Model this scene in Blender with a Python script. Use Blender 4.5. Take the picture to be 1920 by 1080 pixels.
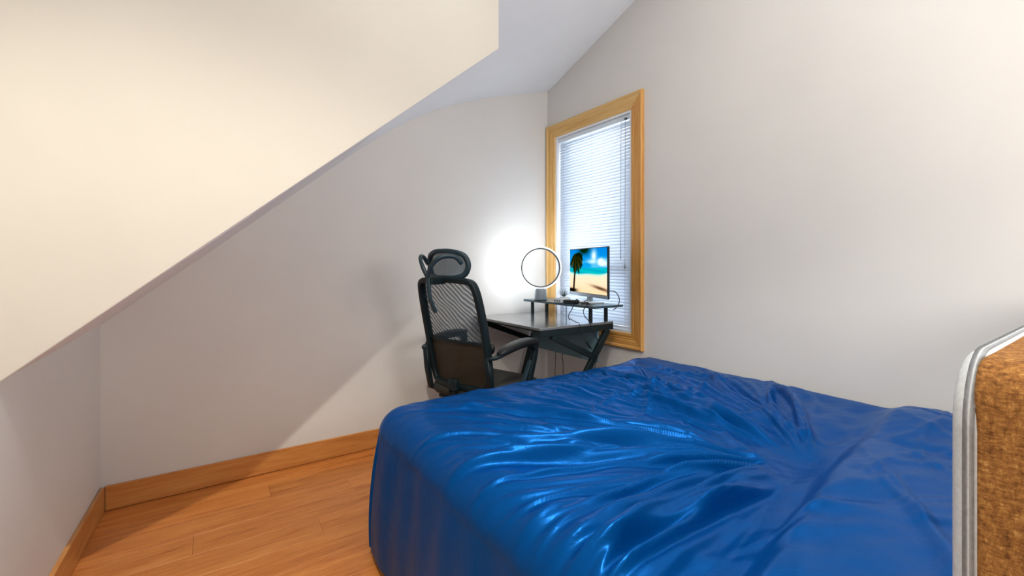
import bpy, bmesh, math, random
import numpy as np
from mathutils import Vector, Matrix
random.seed(4); rng = np.random.default_rng(7)
for o in list(bpy.data.objects): bpy.data.objects.remove(o)
sc = bpy.context.scene
COL = sc.collection
PI = math.pi

# ------------------------------------------------------------------ camera
CAM_H = 1.12
cam = bpy.data.cameras.new('camera'); co = bpy.data.objects.new('camera', cam); COL.objects.link(co)
cam.sensor_width = 36; cam.lens = 820/1920*36
cam.shift_y = -(540-498)/1920*1.0
cam.clip_start = 0.02
co.location = (0, 0, CAM_H)
co.rotation_euler = (PI/2, 0, -math.atan(564/820))
sc.camera = co

# ------------------------------------------------------------------ world, lights, exposure
sc.view_settings.view_transform = 'Standard'; sc.view_settings.look = 'None'
sc.view_settings.gamma = 1; sc.view_settings.use_curve_mapping = False
sc.view_settings.exposure = 0.0
w = bpy.data.worlds.new('sky'); sc.world = w; w.use_nodes = True
bgn = w.node_tree.nodes['Background']; bgn.inputs[0].default_value = (0.80, 0.90, 1.0, 1); bgn.inputs[1].default_value = 6.5

def area(name, loc, rot, size, power, col, shape='RECTANGLE'):
    l = bpy.data.lights.new(name, 'AREA'); l.shape = shape; l.size = size[0]; l.size_y = size[1]
    l.energy = power; l.color = col
    o = bpy.data.objects.new(name, l); o.location = loc; o.rotation_euler = rot; COL.objects.link(o); return o
# recessed spot in the ceiling left above the camera: throws the diagonal shadow edge and the scallop
sp = bpy.data.lights.new('recessed_spot', 'SPOT'); sp.energy = 210; sp.color = (1.0, 0.93, 0.80)
sp.spot_size = math.radians(117); sp.spot_blend = 0.42; sp.shadow_soft_size = 0.02
so = bpy.data.objects.new('recessed_spot', sp); so.location = (-0.25, -0.06, 3.0); COL.objects.link(so)
# added soft fills, no fixtures: one overhead, one behind the camera aimed up
area('overhead_fill_light', (0.95, 0.15, 3.07), (0, 0, 0), (1.2, 1.2), 12, (1.0, 0.97, 0.92))
area('rear_fill_light', (1.45, -1.0, 1.6), (math.radians(104), 0, math.radians(6)), (1.0, 0.8), 30, (1.0, 0.97, 0.93))

# ------------------------------------------------------------------ materials
def mat(name, col=(0.5,0.5,0.5), rough=0.5, metal=0.0, spec=0.5, emit=None, es=1.0, **kw):
    m = bpy.data.materials.new(name); m.use_nodes = True
    b = m.node_tree.nodes['Principled BSDF']
    b.inputs['Base Color'].default_value = (*col, 1); b.inputs['Roughness'].default_value = rough
    b.inputs['Metallic'].default_value = metal; b.inputs['Specular IOR Level'].default_value = spec
    if emit: b.inputs['Emission Color'].default_value = (*emit, 1); b.inputs['Emission Strength'].default_value = es
    for k, v in kw.items(): b.inputs[k.replace('_', ' ')].default_value = v
    return m
def nd(m, t, **inp):
    n = m.node_tree.nodes.new(t)
    for k, v in inp.items(): n.inputs[k.replace('_', ' ')].default_value = v
    return n
def ln(m, a, b): m.node_tree.links.new(a, b)
def bsdf(m): return m.node_tree.nodes['Principled BSDF']
def ramp(m, fac, stops):
    r = m.node_tree.nodes.new('ShaderNodeValToRGB'); e = r.color_ramp.elements
    while len(e) < len(stops): e.new(0.5)
    for el, (p, c) in zip(e, stops): el.position = p; el.color = (*c, 1)
    ln(m, fac, r.inputs[0]); return r
def noise_setup(m, scale, loc_scale=(1,1,1), detail=4, coord='Object', rough=0.6, dist=0.0):
    tc = nd(m, 'ShaderNodeTexCoord'); mp = nd(m, 'ShaderNodeMapping'); mp.inputs['Scale'].default_value = loc_scale
    ln(m, tc.outputs[coord], mp.inputs[0])
    n = nd(m, 'ShaderNodeTexNoise', Scale=scale, Detail=detail, Roughness=rough, Distortion=dist); ln(m, mp.outputs[0], n.inputs['Vector'])
    return n, mp
def bump(m, h, strength, dist=0.002):
    b = nd(m, 'ShaderNodeBump', Strength=strength, Distance=dist); ln(m, h, b.inputs['Height'])
    ln(m, b.outputs[0], bsdf(m).inputs['Normal']); return b

def paint(name, col):
    m = mat(name, col, 0.55, spec=0.25)
    n, _ = noise_setup(m, 1.6, detail=3)
    r = ramp(m, n.outputs[0], [(0.3, tuple(c*0.965 for c in col)), (0.7, tuple(min(1, c*1.02) for c in col))])
    ln(m, r.outputs[0], bsdf(m).inputs['Base Color'])
    n2, _ = noise_setup(m, 260, detail=2); bump(m, n2.outputs[0], 0.10, 0.001)
    return m
M_WALL = paint('greige_wall_paint', (0.725, 0.715, 0.69))
M_CREAM = paint('cream_wall_paint', (0.59, 0.56, 0.50))
M_CEIL = paint('white_ceiling_paint', (0.88, 0.925, 0.97))

def wood(name, dark, mid, light, axis='X', rough=0.32, per_object=True, fine=1.0):
    m = mat(name, mid, rough, spec=0.45)
    tc = nd(m, 'ShaderNodeTexCoord'); mp = nd(m, 'ShaderNodeMapping')
    s = {'X': (1, 14, 14), 'Y': (14, 1, 14), 'Z': (14, 14, 1)}[axis]
    mp.inputs['Scale'].default_value = s
    ln(m, tc.outputs['Object'], mp.inputs[0])
    if per_object:
        oi = nd(m, 'ShaderNodeObjectInfo'); mul = nd(m, 'ShaderNodeVectorMath'); mul.operation = 'MULTIPLY_ADD'
        cb = nd(m, 'ShaderNodeCombineXYZ')
        for i in range(3): ln(m, oi.outputs['Random'], cb.inputs[i])
        mul.inputs[1].default_value = (37, 53, 19)
        ln(m, cb.outputs[0], mul.inputs[0]); ln(m, mp.outputs[0], mul.inputs[2]); vec = mul.outputs[0]
    else: vec = mp.outputs[0]
    n1 = nd(m, 'ShaderNodeTexNoise', Scale=1.5*fine, Detail=6, Roughness=0.62, Distortion=0.9); ln(m, vec, n1.inputs['Vector'])
    n2 = nd(m, 'ShaderNodeTexNoise', Scale=9*fine, Detail=4, Roughness=0.7, Distortion=0.2); ln(m, vec, n2.inputs['Vector'])
    mx = nd(m, 'ShaderNodeMix'); mx.data_type = 'FLOAT'; mx.inputs[0].default_value = 0.35
    ln(m, n1.outputs[0], mx.inputs[2]); ln(m, n2.outputs[0], mx.inputs[3])
    r = ramp(m, mx.outputs[0], [(0.30, dark), (0.44, mid), (0.56, tuple((a+b)/2 for a, b in zip(mid, light))), (0.72, light)])
    if per_object:
        hs = nd(m, 'ShaderNodeHueSaturation'); mr = nd(m, 'ShaderNodeMapRange'); mr.inputs[3].default_value = 0.90; mr.inputs[4].default_value = 1.10
        ln(m, oi.outputs['Random'], mr.inputs[0]); ln(m, mr.outputs[0], hs.inputs['Value']); ln(m, r.outputs[0], hs.inputs['Color'])
        ln(m, hs.outputs[0], bsdf(m).inputs['Base Color'])
    else: ln(m, r.outputs[0], bsdf(m).inputs['Base Color'])
    bump(m, n2.outputs[0], 0.12, 0.0015)
    return m
M_FLOOR = wood('orange_plank_wood', (0.19, 0.045, 0.009), (0.53, 0.175, 0.036), (0.72, 0.30, 0.08), 'X', 0.36, True, 1.7)
vk = nd(M_FLOOR, 'ShaderNodeTexVoronoi', Scale=1.0); vtc = nd(M_FLOOR, 'ShaderNodeTexCoord'); vmp = nd(M_FLOOR, 'ShaderNodeMapping'); vmp.inputs['Scale'].default_value = (2.6, 7.0, 1)
vo = nd(M_FLOOR, 'ShaderNodeObjectInfo'); vm_ = nd(M_FLOOR, 'ShaderNodeVectorMath'); vm_.operation = 'SCALE'; vm_.inputs['Scale'].default_value = 0.37
ln(M_FLOOR, vtc.outputs['Object'], vmp.inputs[0]); ln(M_FLOOR, vo.outputs['Location'], vm_.inputs[0]); ln(M_FLOOR, vm_.outputs[0], vmp.inputs['Location']); ln(M_FLOOR, vmp.outputs[0], vk.inputs['Vector'])
vr = nd(M_FLOOR, 'ShaderNodeMapRange'); vr.inputs[1].default_value = 0.02; vr.inputs[2].default_value = 0.11; vr.inputs[3].default_value = 0.72; vr.inputs[4].default_value = 0.0; ln(M_FLOOR, vk.outputs['Distance'], vr.inputs[0])
vx = nd(M_FLOOR, 'ShaderNodeMix'); vx.data_type = 'RGBA'; vx.inputs[7].default_value = (0.09, 0.022, 0.006, 1)
src = bsdf(M_FLOOR).inputs['Base Color'].links[0].from_socket; ln(M_FLOOR, src, vx.inputs[6]); ln(M_FLOOR, vr.outputs[0], vx.inputs[0]); ln(M_FLOOR, vx.outputs[2], bsdf(M_FLOOR).inputs['Base Color'])
M_OAKX = wood('oak_trim_along_x', (0.30, 0.10, 0.025), (0.56, 0.22, 0.055), (0.72, 0.36, 0.11), 'X', 0.3, True)
M_OAKY = wood('oak_trim_along_y', (0.30, 0.10, 0.025), (0.56, 0.22, 0.055), (0.72, 0.36, 0.11), 'Y', 0.3, True)
M_WINY = wood('lit_honey_casing_along_y', (0.52, 0.26, 0.06), (0.68, 0.40, 0.12), (0.80, 0.54, 0.22), 'Y', 0.28, True)
M_WINO = {a_: wood('orange_casing_along_'+a_.lower(), (0.40, 0.15, 0.03), (0.60, 0.28, 0.06), (0.74, 0.42, 0.13), a_, 0.28) for a_ in 'YZ'}  # oranger copy of the casing oak, without the light's yellow
M_WINZ = wood('lit_honey_casing_along_z', (0.52, 0.26, 0.06), (0.68, 0.40, 0.12), (0.80, 0.54, 0.22), 'Z', 0.28, True)
M_SUB = mat('dark_subfloor', (0.05, 0.025, 0.012), 0.8)
M_VINYL = mat('white_vinyl', (0.82, 0.84, 0.87), 0.35)
M_BLACK = mat('black_metal', (0.008, 0.016, 0.018), 0.42, spec=0.25)
M_PLAST = mat('black_plastic', (0.006, 0.013, 0.016), 0.38, spec=0.22)
M_DPLAST = mat('dark_teal_plastic', (0.012, 0.032, 0.045), 0.4)
M_RUB = mat('soft_black_pad', (0.008, 0.010, 0.011), 0.42, spec=0.3)
M_SEAT = mat('dark_seat_fabric', (0.022, 0.022, 0.02), 0.85)
M_DESK = mat('charcoal_laminate', (0.13, 0.14, 0.15), 0.24, spec=0.8, Coat_Weight=1.0, Coat_Roughness=0.16)
M_PANEL = mat('slate_panel', (0.12, 0.24, 0.31), 0.4)
M_SHELF = mat('blue_grey_laminate', (0.03, 0.07, 0.095), 0.3)
M_SILV = mat('grey_plastic', (0.25, 0.31, 0.36), 0.35)
M_LIGHTP = mat('pale_grey_plastic', (0.62, 0.70, 0.76), 0.4)
M_CABLE = mat('black_cable', (0.008, 0.012, 0.015), 0.5)

# ------------------------------------------------------------------ helpers
def link(name, bm, m, parent=None, smooth=False, loc=None):
    me = bpy.data.meshes.new(name)
    bmesh.ops.recalc_face_normals(bm, faces=bm.faces)
    bm.to_mesh(me); bm.free()
    if smooth:
        for p in me.polygons: p.use_smooth = True
    for mm in (m if isinstance(m, (list, tuple)) else [m]): me.materials.append(mm)
    o = bpy.data.objects.new(name, me); COL.objects.link(o)
    if parent: o.parent = parent
    if loc: o.location = loc
    return o
def struct(o, kind='structure'): o['kind'] = kind; return o
def tag(o, label, cat, group=None):
    o['label'] = label; o['category'] = cat
    if group: o['group'] = group
    return o
def empty(name, loc, label, cat, rz=0, group=None):
    o = bpy.data.objects.new(name, None); COL.objects.link(o); o.location = loc; o.rotation_euler = (0, 0, rz)
    o.empty_display_size = 0.1
    return tag(o, label, cat, group)
def box(bm, x0, x1, y0, y1, z0, z1, bev=0, seg=2, mtx=None):
    vs = [bm.verts.new((x, y, z)) for x in (x0, x1) for y in (y0, y1) for z in (z0, z1)]
    f = [(0,1,3,2), (4,6,7,5), (0,4,5,1), (2,3,7,6), (0,2,6,4), (1,5,7,3)]
    fs = [bm.faces.new([vs[i] for i in q]) for q in f]
    if bev:
        es = list({e for q in fs for e in q.edges})
        r = bmesh.ops.bevel(bm, geom=es, offset=bev, segments=seg, affect='EDGES', profile=0.5)
        vs = list({v for q in r['faces'] for v in q.verts} | {v for v in vs if v.is_valid})
    if mtx:
        bmesh.ops.transform(bm, matrix=mtx, verts=[v for v in vs if v.is_valid])
    return vs
def BOX(name, dims, m, parent=None, bev=0, seg=2, smooth=False):
    bm = bmesh.new(); box(bm, *dims, bev=bev, seg=seg); return link(name, bm, m, parent, smooth)
def sweep(bm, pts, prof, closed=False, up=Vector((0, 0, 1)), scales=None, cap=True):
    """sweep a 2D profile (list of (a,b)) along pts; a along side vector, b along 'up-ish'"""
    pts = [Vector(p) for p in pts]; n = len(pts); rings = []
    for i, p in enumerate(pts):
        if closed: t = pts[(i+1) % n]-pts[i-1]
        else: t = pts[min(i+1, n-1)]-pts[max(i-1, 0)]
        t.normalize(); s = t.cross(up)
        if s.length < 1e-4: s = t.cross(Vector((1, 0, 0)))
        s.normalize(); u = s.cross(t).normalized()
        k = scales[i] if scales else 1
        if not isinstance(k, tuple): k = (k, k)
        rings.append([bm.verts.new(p+s*a*k[0]+u*b*k[1]) for a, b in prof])
    m = len(prof)
    for i in range(n if closed else n-1):
        A, B = rings[i], rings[(i+1) % n]
        for j in range(m): bm.faces.new((A[j], A[(j+1) % m], B[(j+1) % m], B[j]))
    if cap and not closed: bm.faces.new(rings[0][::-1]); bm.faces.new(rings[-1])
def circ(r, n=10, r2=None): return [(r*math.cos(2*PI*i/n), (r2 or r)*math.sin(2*PI*i/n)) for i in range(n)]
def rrect(a, b, r, seg=3):
    out = []
    for cx, cy, s in ((a-r, b-r, 0), (-a+r, b-r, 90), (-a+r, -b+r, 180), (a-r, -b+r, 270)):
        for k in range(seg+1):
            t = math.radians(s+90*k/seg); out.append((cx+r*math.cos(t), cy+r*math.sin(t)))
    return out
def smoothpts(ctrl, n=8, closed=False):
    P = [Vector(p) for p in ctrl]; out = []; N = len(P)
    rng_ = range(N if closed else N-1)
    for i in rng_:
        if closed: p0, p1, p2, p3 = P[i-1], P[i], P[(i+1) % N], P[(i+2) % N]
        else: p0, p1, p2, p3 = P[max(i-1, 0)], P[i], P[i+1], P[min(i+2, N-1)]
        for k in range(n):
            t = k/n
            out.append(0.5*((2*p1)+(p2-p0)*t+(2*p0-5*p1+4*p2-p3)*t*t+(3*p1-p0-3*p2+p3)*t**3))
    if not closed: out.append(P[-1])
    return out
def TUBE(name, pts, r, m, parent=None, n=8, sm=6, closed=False, r2=None, up=Vector((0,0,1))):
    bm = bmesh.new(); sweep(bm, smoothpts(pts, sm, closed) if sm else pts, circ(r, n, r2), closed, up=up)
    return link(name, bm, m, parent, True)
def lathe(bm, prof, n=32, c=(0, 0)):
    rings = [[bm.verts.new((c[0]+r*math.cos(2*PI*i/n), c[1]+r*math.sin(2*PI*i/n), z)) for i in range(n)] for r, z in prof]
    for A, B in zip(rings, rings[1:]):
        for i in range(n): bm.faces.new((A[i], A[(i+1) % n], B[(i+1) % n], B[i]))
    bm.faces.new(rings[0][::-1]); bm.faces.new(rings[-1])
def prism(bm, poly, z0, z1):
    a = [bm.verts.new((x, y, z0)) for x, y in poly]; b = [bm.verts.new((x, y, z1)) for x, y in poly]
    n = len(poly); bm.faces.new(a[::-1]); bm.faces.new(b)
    for i in range(n): bm.faces.new((a[i], a[(i+1) % n], b[(i+1) % n], b[i]))

# ------------------------------------------------------------------ room shell
XR, YB, YC, YN = 2.20, 2.70, 1.60, -2.45
LW = [(-0.436, YN), (-0.436, 2.02), (-0.430, 2.215), (-0.412, YB+0.1)]
# walls
bm = bmesh.new(); box(bm, -0.6, 2.35, YB, YB+0.1, -0.05, 3.2); struct(link('wall_back', bm, M_WALL))
bm = bmesh.new(); prism(bm, LW+[(-0.56, YB+0.1), (-0.56, YN)], -0.05, 3.2); struct(link('wall_left', bm, M_WALL))
bm = bmesh.new(); box(bm, -0.56, 2.35, YN-0.1, YN, -0.05, 3.2); struct(link('wall_near', bm, M_WALL))
WY0, WY1, WZ0, WZ1 = 1.858, 2.602, 0.69, 2.112     # window opening
bm = bmesh.new()
box(bm, XR, XR+0.12, YN, WY0, -0.05, 3.2); box(bm, XR, XR+0.12, WY1, YB, -0.05, 3.2)
box(bm, XR, XR+0.12, WY0, WY1, -0.05, WZ0); box(bm, XR, XR+0.12, WY0, WY1, WZ1, 3.2)
struct(link('wall_right', bm, M_WALL))
# hanging partition with diagonal lower edge
bm = bmesh.new()
poly = [(-0.434, 0.828), (1.031, 2.064), (1.031, 3.2), (-0.434, 3.2)]
a = [bm.verts.new((x, YC, z)) for x, z in poly]; b = [bm.verts.new((x, YC+0.05, z)) for x, z in poly]
bm.faces.new(a); bm.faces.new(b[::-1])
for i in range(4): bm.faces.new((a[i], a[(i+1) % 4], b[(i+1) % 4], b[i]))
o = struct(link('wall_partition', bm, [M_CREAM, M_CEIL]))
for p_ in o.data.polygons:
    if p_.normal.z < -0.3: p_.material_index = 1
mod = o.modifiers.new('bevel', 'BEVEL'); mod.width = 0.003; mod.segments = 2
# ceiling over the alcove: slope at left easing into a surface that rises toward the viewer
prof_x = np.array([-0.56, -0.398, 0.009, 0.514, 0.783, 1.0, 1.087, 1.312, 1.654, 2.199, 2.32])
prof_z = np.array([0.725, 0.862, 1.201, 1.631, 1.858, 2.018, 2.074, 2.196, 2.332, 2.497, 2.53])
def zc(x, y):
    z = float(np.mean([np.interp(x+d, prof_x, prof_z) for d in np.linspace(-0.07, 0.07, 9)])) if x > 0.55 else float(np.interp(x, prof_x, prof_z))
    t = min(1, max(0, (x-0.55)/0.47)); s = t*t*(3-2*t)
    return z+0.338*s*max(0, YB-y)
bm = bmesh.new(); g = []
xs_ = sorted(list(np.linspace(-0.54, 2.30, 90))+[1.031]); ys_ = list(np.linspace(0.95, YC+0.02, 7))+list(np.linspace(YC+0.02, YB+0.08, 13))[1:]
g = [[bm.verts.new((x, y_, zc(x, y_))) for y_ in ys_] for x in xs_]
for i in range(len(xs_)-1):
    for j in range(len(ys_)-1):
        if (xs_[i]+xs_[i+1])/2 < 1.031 and ys_[j] < YC+0.019: continue
        bm.faces.new((g[i][j], g[i][j+1], g[i+1][j+1], g[i+1][j]))
bmesh.ops.delete(bm, geom=[v for v in bm.verts if not v.link_faces], context='VERTS')
o = struct(link('ceiling', bm, M_CEIL, smooth=True))
mod = o.modifiers.new('thick', 'SOLIDIFY'); mod.thickness = 0.02; mod.offset = 1
for v in o.data.vertices: pass
bm = bmesh.new()
box(bm, -0.56, 2.32, YN, 0.96, 3.10, 3.2); box(bm, -0.56, 1.03, 0.96, YC, 3.10, 3.2); struct(link('ceiling', bm, M_CEIL))
# recessed spot trim on the ceiling
bm = bmesh.new(); lathe(bm, [(0.075, 3.095), (0.075, 3.088), (0.055, 3.084), (0.05, 3.095)], 24, (-0.25, -0.06))
tag(link('recessed_downlight', bm, M_VINYL, smooth=False), 'round white recessed downlight in the flat ceiling near the left wall', 'ceiling light')

# floor with planks
fl = BOX('floor', (-0.5, XR+0.02, YN, YB+0.02, -0.05, -0.006), M_SUB); struct(fl)
PW = 0.152; row = 0; y = YB+0.0
mesh_cache = {}
def plank(x0, x1, y0, y1):
    L = round(x1-x0, 3); W = round(y1-y0, 3); k = (L, W)
    if k not in mesh_cache:
        bm = bmesh.new(); box(bm, -L/2+0.0003, L/2-0.0003, -W/2+0.0004, W/2-0.0004, -0.006, 0)
        bmesh.ops.bevel(bm, geom=[e for e in bm.edges if all(v.co.z > -0.001 for v in e.verts)], offset=0.0006, segments=1, affect='EDGES')
        me = bpy.data.meshes.new('plank'); bmesh.ops.recalc_face_normals(bm, faces=bm.faces); bm.to_mesh(me); bm.free(); me.materials.append(M_FLOOR); mesh_cache[k] = me
    o = bpy.data.objects.new('plank', mesh_cache[k]); COL.objects.link(o); o.parent = fl; o.location = ((x0+x1)/2, (y0+y1)/2, 0)
offs = [0.0, 0.55, 0.2, 0.85, 0.4, 1.0, 0.7]
while y > YN:
    y1 = y; y0 = max(y-PW, YN); x = -0.43-offs[row % 7]
    while x < XR:
        a, b = max(x, -0.43), min(x+1.22, XR)
        if b-a > 0.01: plank(a, b, y0, y1)
        x += 1.22
    y -= PW; row += 1
# baseboards
bm = bmesh.new(); box(bm, -0.398, XR, YB-0.013, YB, 0.003, 0.114, bev=0.0025, seg=2); struct(link('baseboard_back', bm, M_OAKX))
bm = bmesh.new()
face = [(-0.4205, YN), (-0.4205, 2.02), (-0.4155, 2.215), (-0.3985, YB-0.014)]; wl = [(-0.413, YB-0.014), (-0.4305, 2.215), (-0.436, 2.02), (-0.436, YN)]
prism(bm, face+wl, 0.002, 0.114)
o = struct(link('baseboard_left', bm, M_OAKY)); mod = o.modifiers.new('bevel', 'BEVEL'); mod.width = 0.002; mod.segments = 2
bm = bmesh.new(); box(bm, XR-0.013, XR, YN, YB-0.013, 0.003, 0.114, bev=0.0025); struct(link('baseboard_right', bm, M_OAKY))
bm = bmesh.new(); box(bm, -0.42, XR-0.013, YN, YN+0.013, 0.003, 0.114, bev=0.0025); struct(link('baseboard_near', bm, M_OAKX))

# ------------------------------------------------------------------ window
win = bpy.data.objects.new('window_1', None); COL.objects.link(win); win['kind'] = 'structure'; win.location = (XR, (WY0+WY1)/2, WZ0)
win.rotation_euler = (0, 0, 0)
OY0, OY1, OZ0, OZ1 = 1.760, 2.692, 0.592, 2.208
def casing(name, p0, p1, inward, m):
    """moulded casing board between outer corners p0,p1 (y,z), mitred; inward = inner corners"""
    prof = [(0, 0), (0, 0.022), (0.006, 0.026), (0.016, 0.024), (0.022, 0.017), (0.05, 0.016), (0.056, 0.012), (0.064, 0.013), (0.070, 0.008), (0.080, 0.011), (0.094, 0.008), (0.098, 0.0)]
    bm = bmesh.new(); A, B = [], []
    q0, q1 = inward
    for d, h in prof:
        t = d/0.098
        A.append(bm.verts.new((-h, p0[0]+(q0[0]-p0[0])*t, p0[1]+(q0[1]-p0[1])*t)))
        B.append(bm.verts.new((-h, p1[0]+(q1[0]-p1[0])*t, p1[1]+(q1[1]-p1[1])*t)))
    n = len(prof)
    for i in range(n): bm.faces.new((A[i], A[(i+1) % n], B[(i+1) % n], B[i]))
    bm.faces.new(A[::-1]); bm.faces.new(B)
    bmesh.ops.translate(bm, verts=bm.verts, vec=(0, -win.location.y, -win.location.z))
    return link(name, bm, m, win)
o4 = [(OY0, OZ0), (OY1, OZ0), (OY1, OZ1), (OY0, OZ1)]; i4 = [(WY0, WZ0), (WY1, WZ0), (WY1, WZ1), (WY0, WZ1)]
for k, m_ in ((0, M_WINO['Y']), (1, M_WINZ), (2, M_WINY), (3, M_WINO['Z'])):  # bottom and near boards oranger, top and far yellower: light put into colour
    casing('casing', o4[k], o4[(k+1) % 4], (i4[k], i4[(k+1) % 4]), m_)
def wbox(name, x0, x1, y0, y1, z0, z1, m, bev=0.001):
    return BOX(name, (x0, x1, y0-win.location.y, y1-win.location.y, z0-win.location.z, z1-win.location.z), m, win, bev)
J = 0.014
bm = bmesh.new(); cy, cz = win.location.y, win.location.z
box(bm, 0.0, 0.115, WY0-cy, WY0+J-cy, 0, WZ1-cz); box(bm, 0.0, 0.115, WY1-J-cy, WY1-cy, 0, WZ1-cz)
box(bm, 0.0, 0.115, WY0+J-cy, WY1-J-cy, 0, J); box(bm, 0.0, 0.115, WY0+J-cy, WY1-J-cy, WZ1-J-cz, WZ1-cz)
link('jamb_lining', bm, M_VINYL, win)
ZM = 1.10
for nm, z0, z1, xo in (('lower_sash', WZ0+J, ZM+0.02, 0.062), ('upper_sash', ZM-0.02, WZ1-J, 0.086)):
    bm = bmesh.new(); y0, y1 = WY0+J-cy, WY1-J-cy; z0 -= cz; z1 -= cz; s = 0.04
    box(bm, xo, xo+0.022, y0, y0+s, z0, z1, 0.002); box(bm, xo, xo+0.022, y1-s, y1, z0, z1, 0.002)
    box(bm, xo, xo+0.022, y0+s, y1-s, z0, z0+s, 0.002); box(bm, xo, xo+0.022, y0+s, y1-s, z1-s, z1, 0.002)
    sash = link(nm, bm, M_VINYL, win)
    g = mat('window_glass', (1, 1, 1), 0.0, spec=0.5); bsdf(g).inputs['Transmission Weight'].default_value = 1; bsdf(g).inputs['IOR'].default_value = 1.01
    bm = bmesh.new(); box(bm, xo+0.009, xo+0.013, y0+s, y1-s, z0+s, z1-s); link('pane', bm, g, sash)

# ------------------------------------------------------------------ blind
BX = XR+0.032
M_SLAT = mat('white_slat', (0.84, 0.87, 0.92), 0.42, spec=0.4)
nt = M_SLAT.node_tree; tr = nt.nodes.new('ShaderNodeBsdfTranslucent'); tr.inputs[0].default_value = (0.85, 0.92, 1.0, 1)
mxs = nt.nodes.new('ShaderNodeMixShader'); mxs.inputs[0].default_value = 0.35
nt.links.new(bsdf(M_SLAT).outputs[0], mxs.inputs[1]); nt.links.new(tr.outputs[0], mxs.inputs[2])
nt.links.new(mxs.outputs[0], nt.nodes['Material Output'].inputs['Surface'])
M_RAIL = mat('pale_rail', (0.70, 0.77, 0.83), 0.35)
bl = empty('window_blind', (BX, (WY0+WY1)/2, WZ0+0.02), 'white horizontal slat blind filling the oak framed window', 'blind')
bw = (WY1-WY0)/2-J-0.006
BZ = WZ1-J-bl.location.z
BOX('head_rail', (-0.02, 0.02, -bw, bw, BZ-0.03, BZ-0.002), M_RAIL, bl, 0.002)
bm = bmesh.new(); box(bm, -0.012, 0.012, -bw, bw, 0.0, 0.014, 0.003); link('bottom_rail', bm, M_VINYL, bl)
sw = 0.0255; cs = []
tilt = math.radians(66)
for i in range(6):
    a = (i/5-0.5); xx = a*sw; zz = 0.0022*(1-(2*a)**2)
    cs.append((xx*math.cos(tilt)-zz*math.sin(tilt), xx*math.sin(tilt)*1+zz*math.cos(tilt)))
bm = bmesh.new()
pr = cs+[(x+0.0004, z-0.0005) for x, z in cs[::-1]]
A = [bm.verts.new((x, -bw, z)) for x, z in pr]; B = [bm.verts.new((x, bw, z)) for x, z in pr]
for i in range(len(pr)): bm.faces.new((A[i], A[(i+1) % len(pr)], B[(i+1) % len(pr)], B[i]))
bm.faces.new(A[::-1]); bm.faces.new(B)
s0 = link('slat', bm, M_SLAT, bl, True); s0.location = (0, 0, 0.028)
pitch = 0.0212; ns = int((BZ-0.045-0.028)/pitch)
for i in range(1, ns+1):
    s = s0.copy(); COL.objects.link(s); s.parent = bl; s.location = (0, random.uniform(-.0008, .0008), 0.028+i*pitch)
    s.rotation_euler = (0, random.uniform(-0.03, 0.03), 0)
for yy in (-bw+0.05, bw-0.05, 0.0):
    bm = bmesh.new(); box(bm, -0.0145, -0.0138, yy-0.001, yy+0.001, 0.01, BZ-0.03); link('ladder_cord', bm, M_RAIL, bl)
TUBE('tilt_wand', [(-0.026, -bw+0.07, BZ-0.02), (-0.03, -bw+0.07, BZ-0.2), (-0.03, -bw+0.072, 0.45)], 0.0032, M_LIGHTP, bl, 6, 3)
TUBE('pull_cord', [(-0.026, -bw+0.035, BZ-0.02), (-0.029, -bw+0.037, 0.55), (-0.029, -bw+0.037, 0.42)], 0.0014, M_SILV, bl, 5, 2)
bm = bmesh.new(); lathe(bm, [(0.002, 0.0), (0.005, -0.008), (0.006, -0.026), (0.003, -0.03)][::-1], 10, (-0.029, -bw+0.037)); bmesh.ops.translate(bm, verts=bm.verts, vec=(0, 0, 0.42)); link('cord_tassel', bm, M_SILV, bl, True)
BOX('cord_bracket', (-0.026, -0.019, -bw+0.028, -bw+0.044, BZ-0.034, BZ-0.022), M_BLACK, bl)

# ------------------------------------------------------------------ bed
bed = empty('bed', (1.4, 0.9, 0), 'upholstered bed with brown fabric headboard along the right wall', 'bed')
def bp(o): o.matrix_parent_inverse = Matrix.Translation((-1.4, -0.9, 0)); return o
M_FAB = mat('tan_heather_fabric', (0.45, 0.22, 0.07), 0.9, spec=0.2)
n, mp = noise_setup(M_FAB, 120, (1, 1, 3), 4, rough=0.7)
n2, mp2 = noise_setup(M_FAB, 130, (2.5, 2.5, 1), 4, rough=0.7)
mx = nd(M_FAB, 'ShaderNodeMix'); mx.data_type = 'FLOAT'; mx.inputs[0].default_value = 0.5
ln(M_FAB, n.outputs[0], mx.inputs[2]); ln(M_FAB, n2.outputs[0], mx.inputs[3])
r = ramp(M_FAB, mx.outputs[0], [(0.36, (0.09, 0.033, 0.01)), (0.48, (0.21, 0.09, 0.024)), (0.56, (0.29, 0.135, 0.036)), (0.68, (0.50, 0.29, 0.10))])
ln(M_FAB, r.outputs[0], bsdf(M_FAB).inputs['Base Color']); bump(M_FAB, mx.outputs[0], 0.6, 0.003)
M_FABG = mat('window_lit_fabric', (0.55, 0.56, 0.57), 0.9, spec=0.2)  # paler cloth colour carrying the cool window light
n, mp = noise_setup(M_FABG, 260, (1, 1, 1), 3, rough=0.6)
r = ramp(M_FABG, n.outputs[0], [(0.35, (0.40, 0.42, 0.45)), (0.65, (0.47, 0.50, 0.53))]); ln(M_FABG, r.outputs[0], bsdf(M_FABG).inputs['Base Color']); bump(M_FABG, n.outputs[0], 0.15, 0.001)
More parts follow.
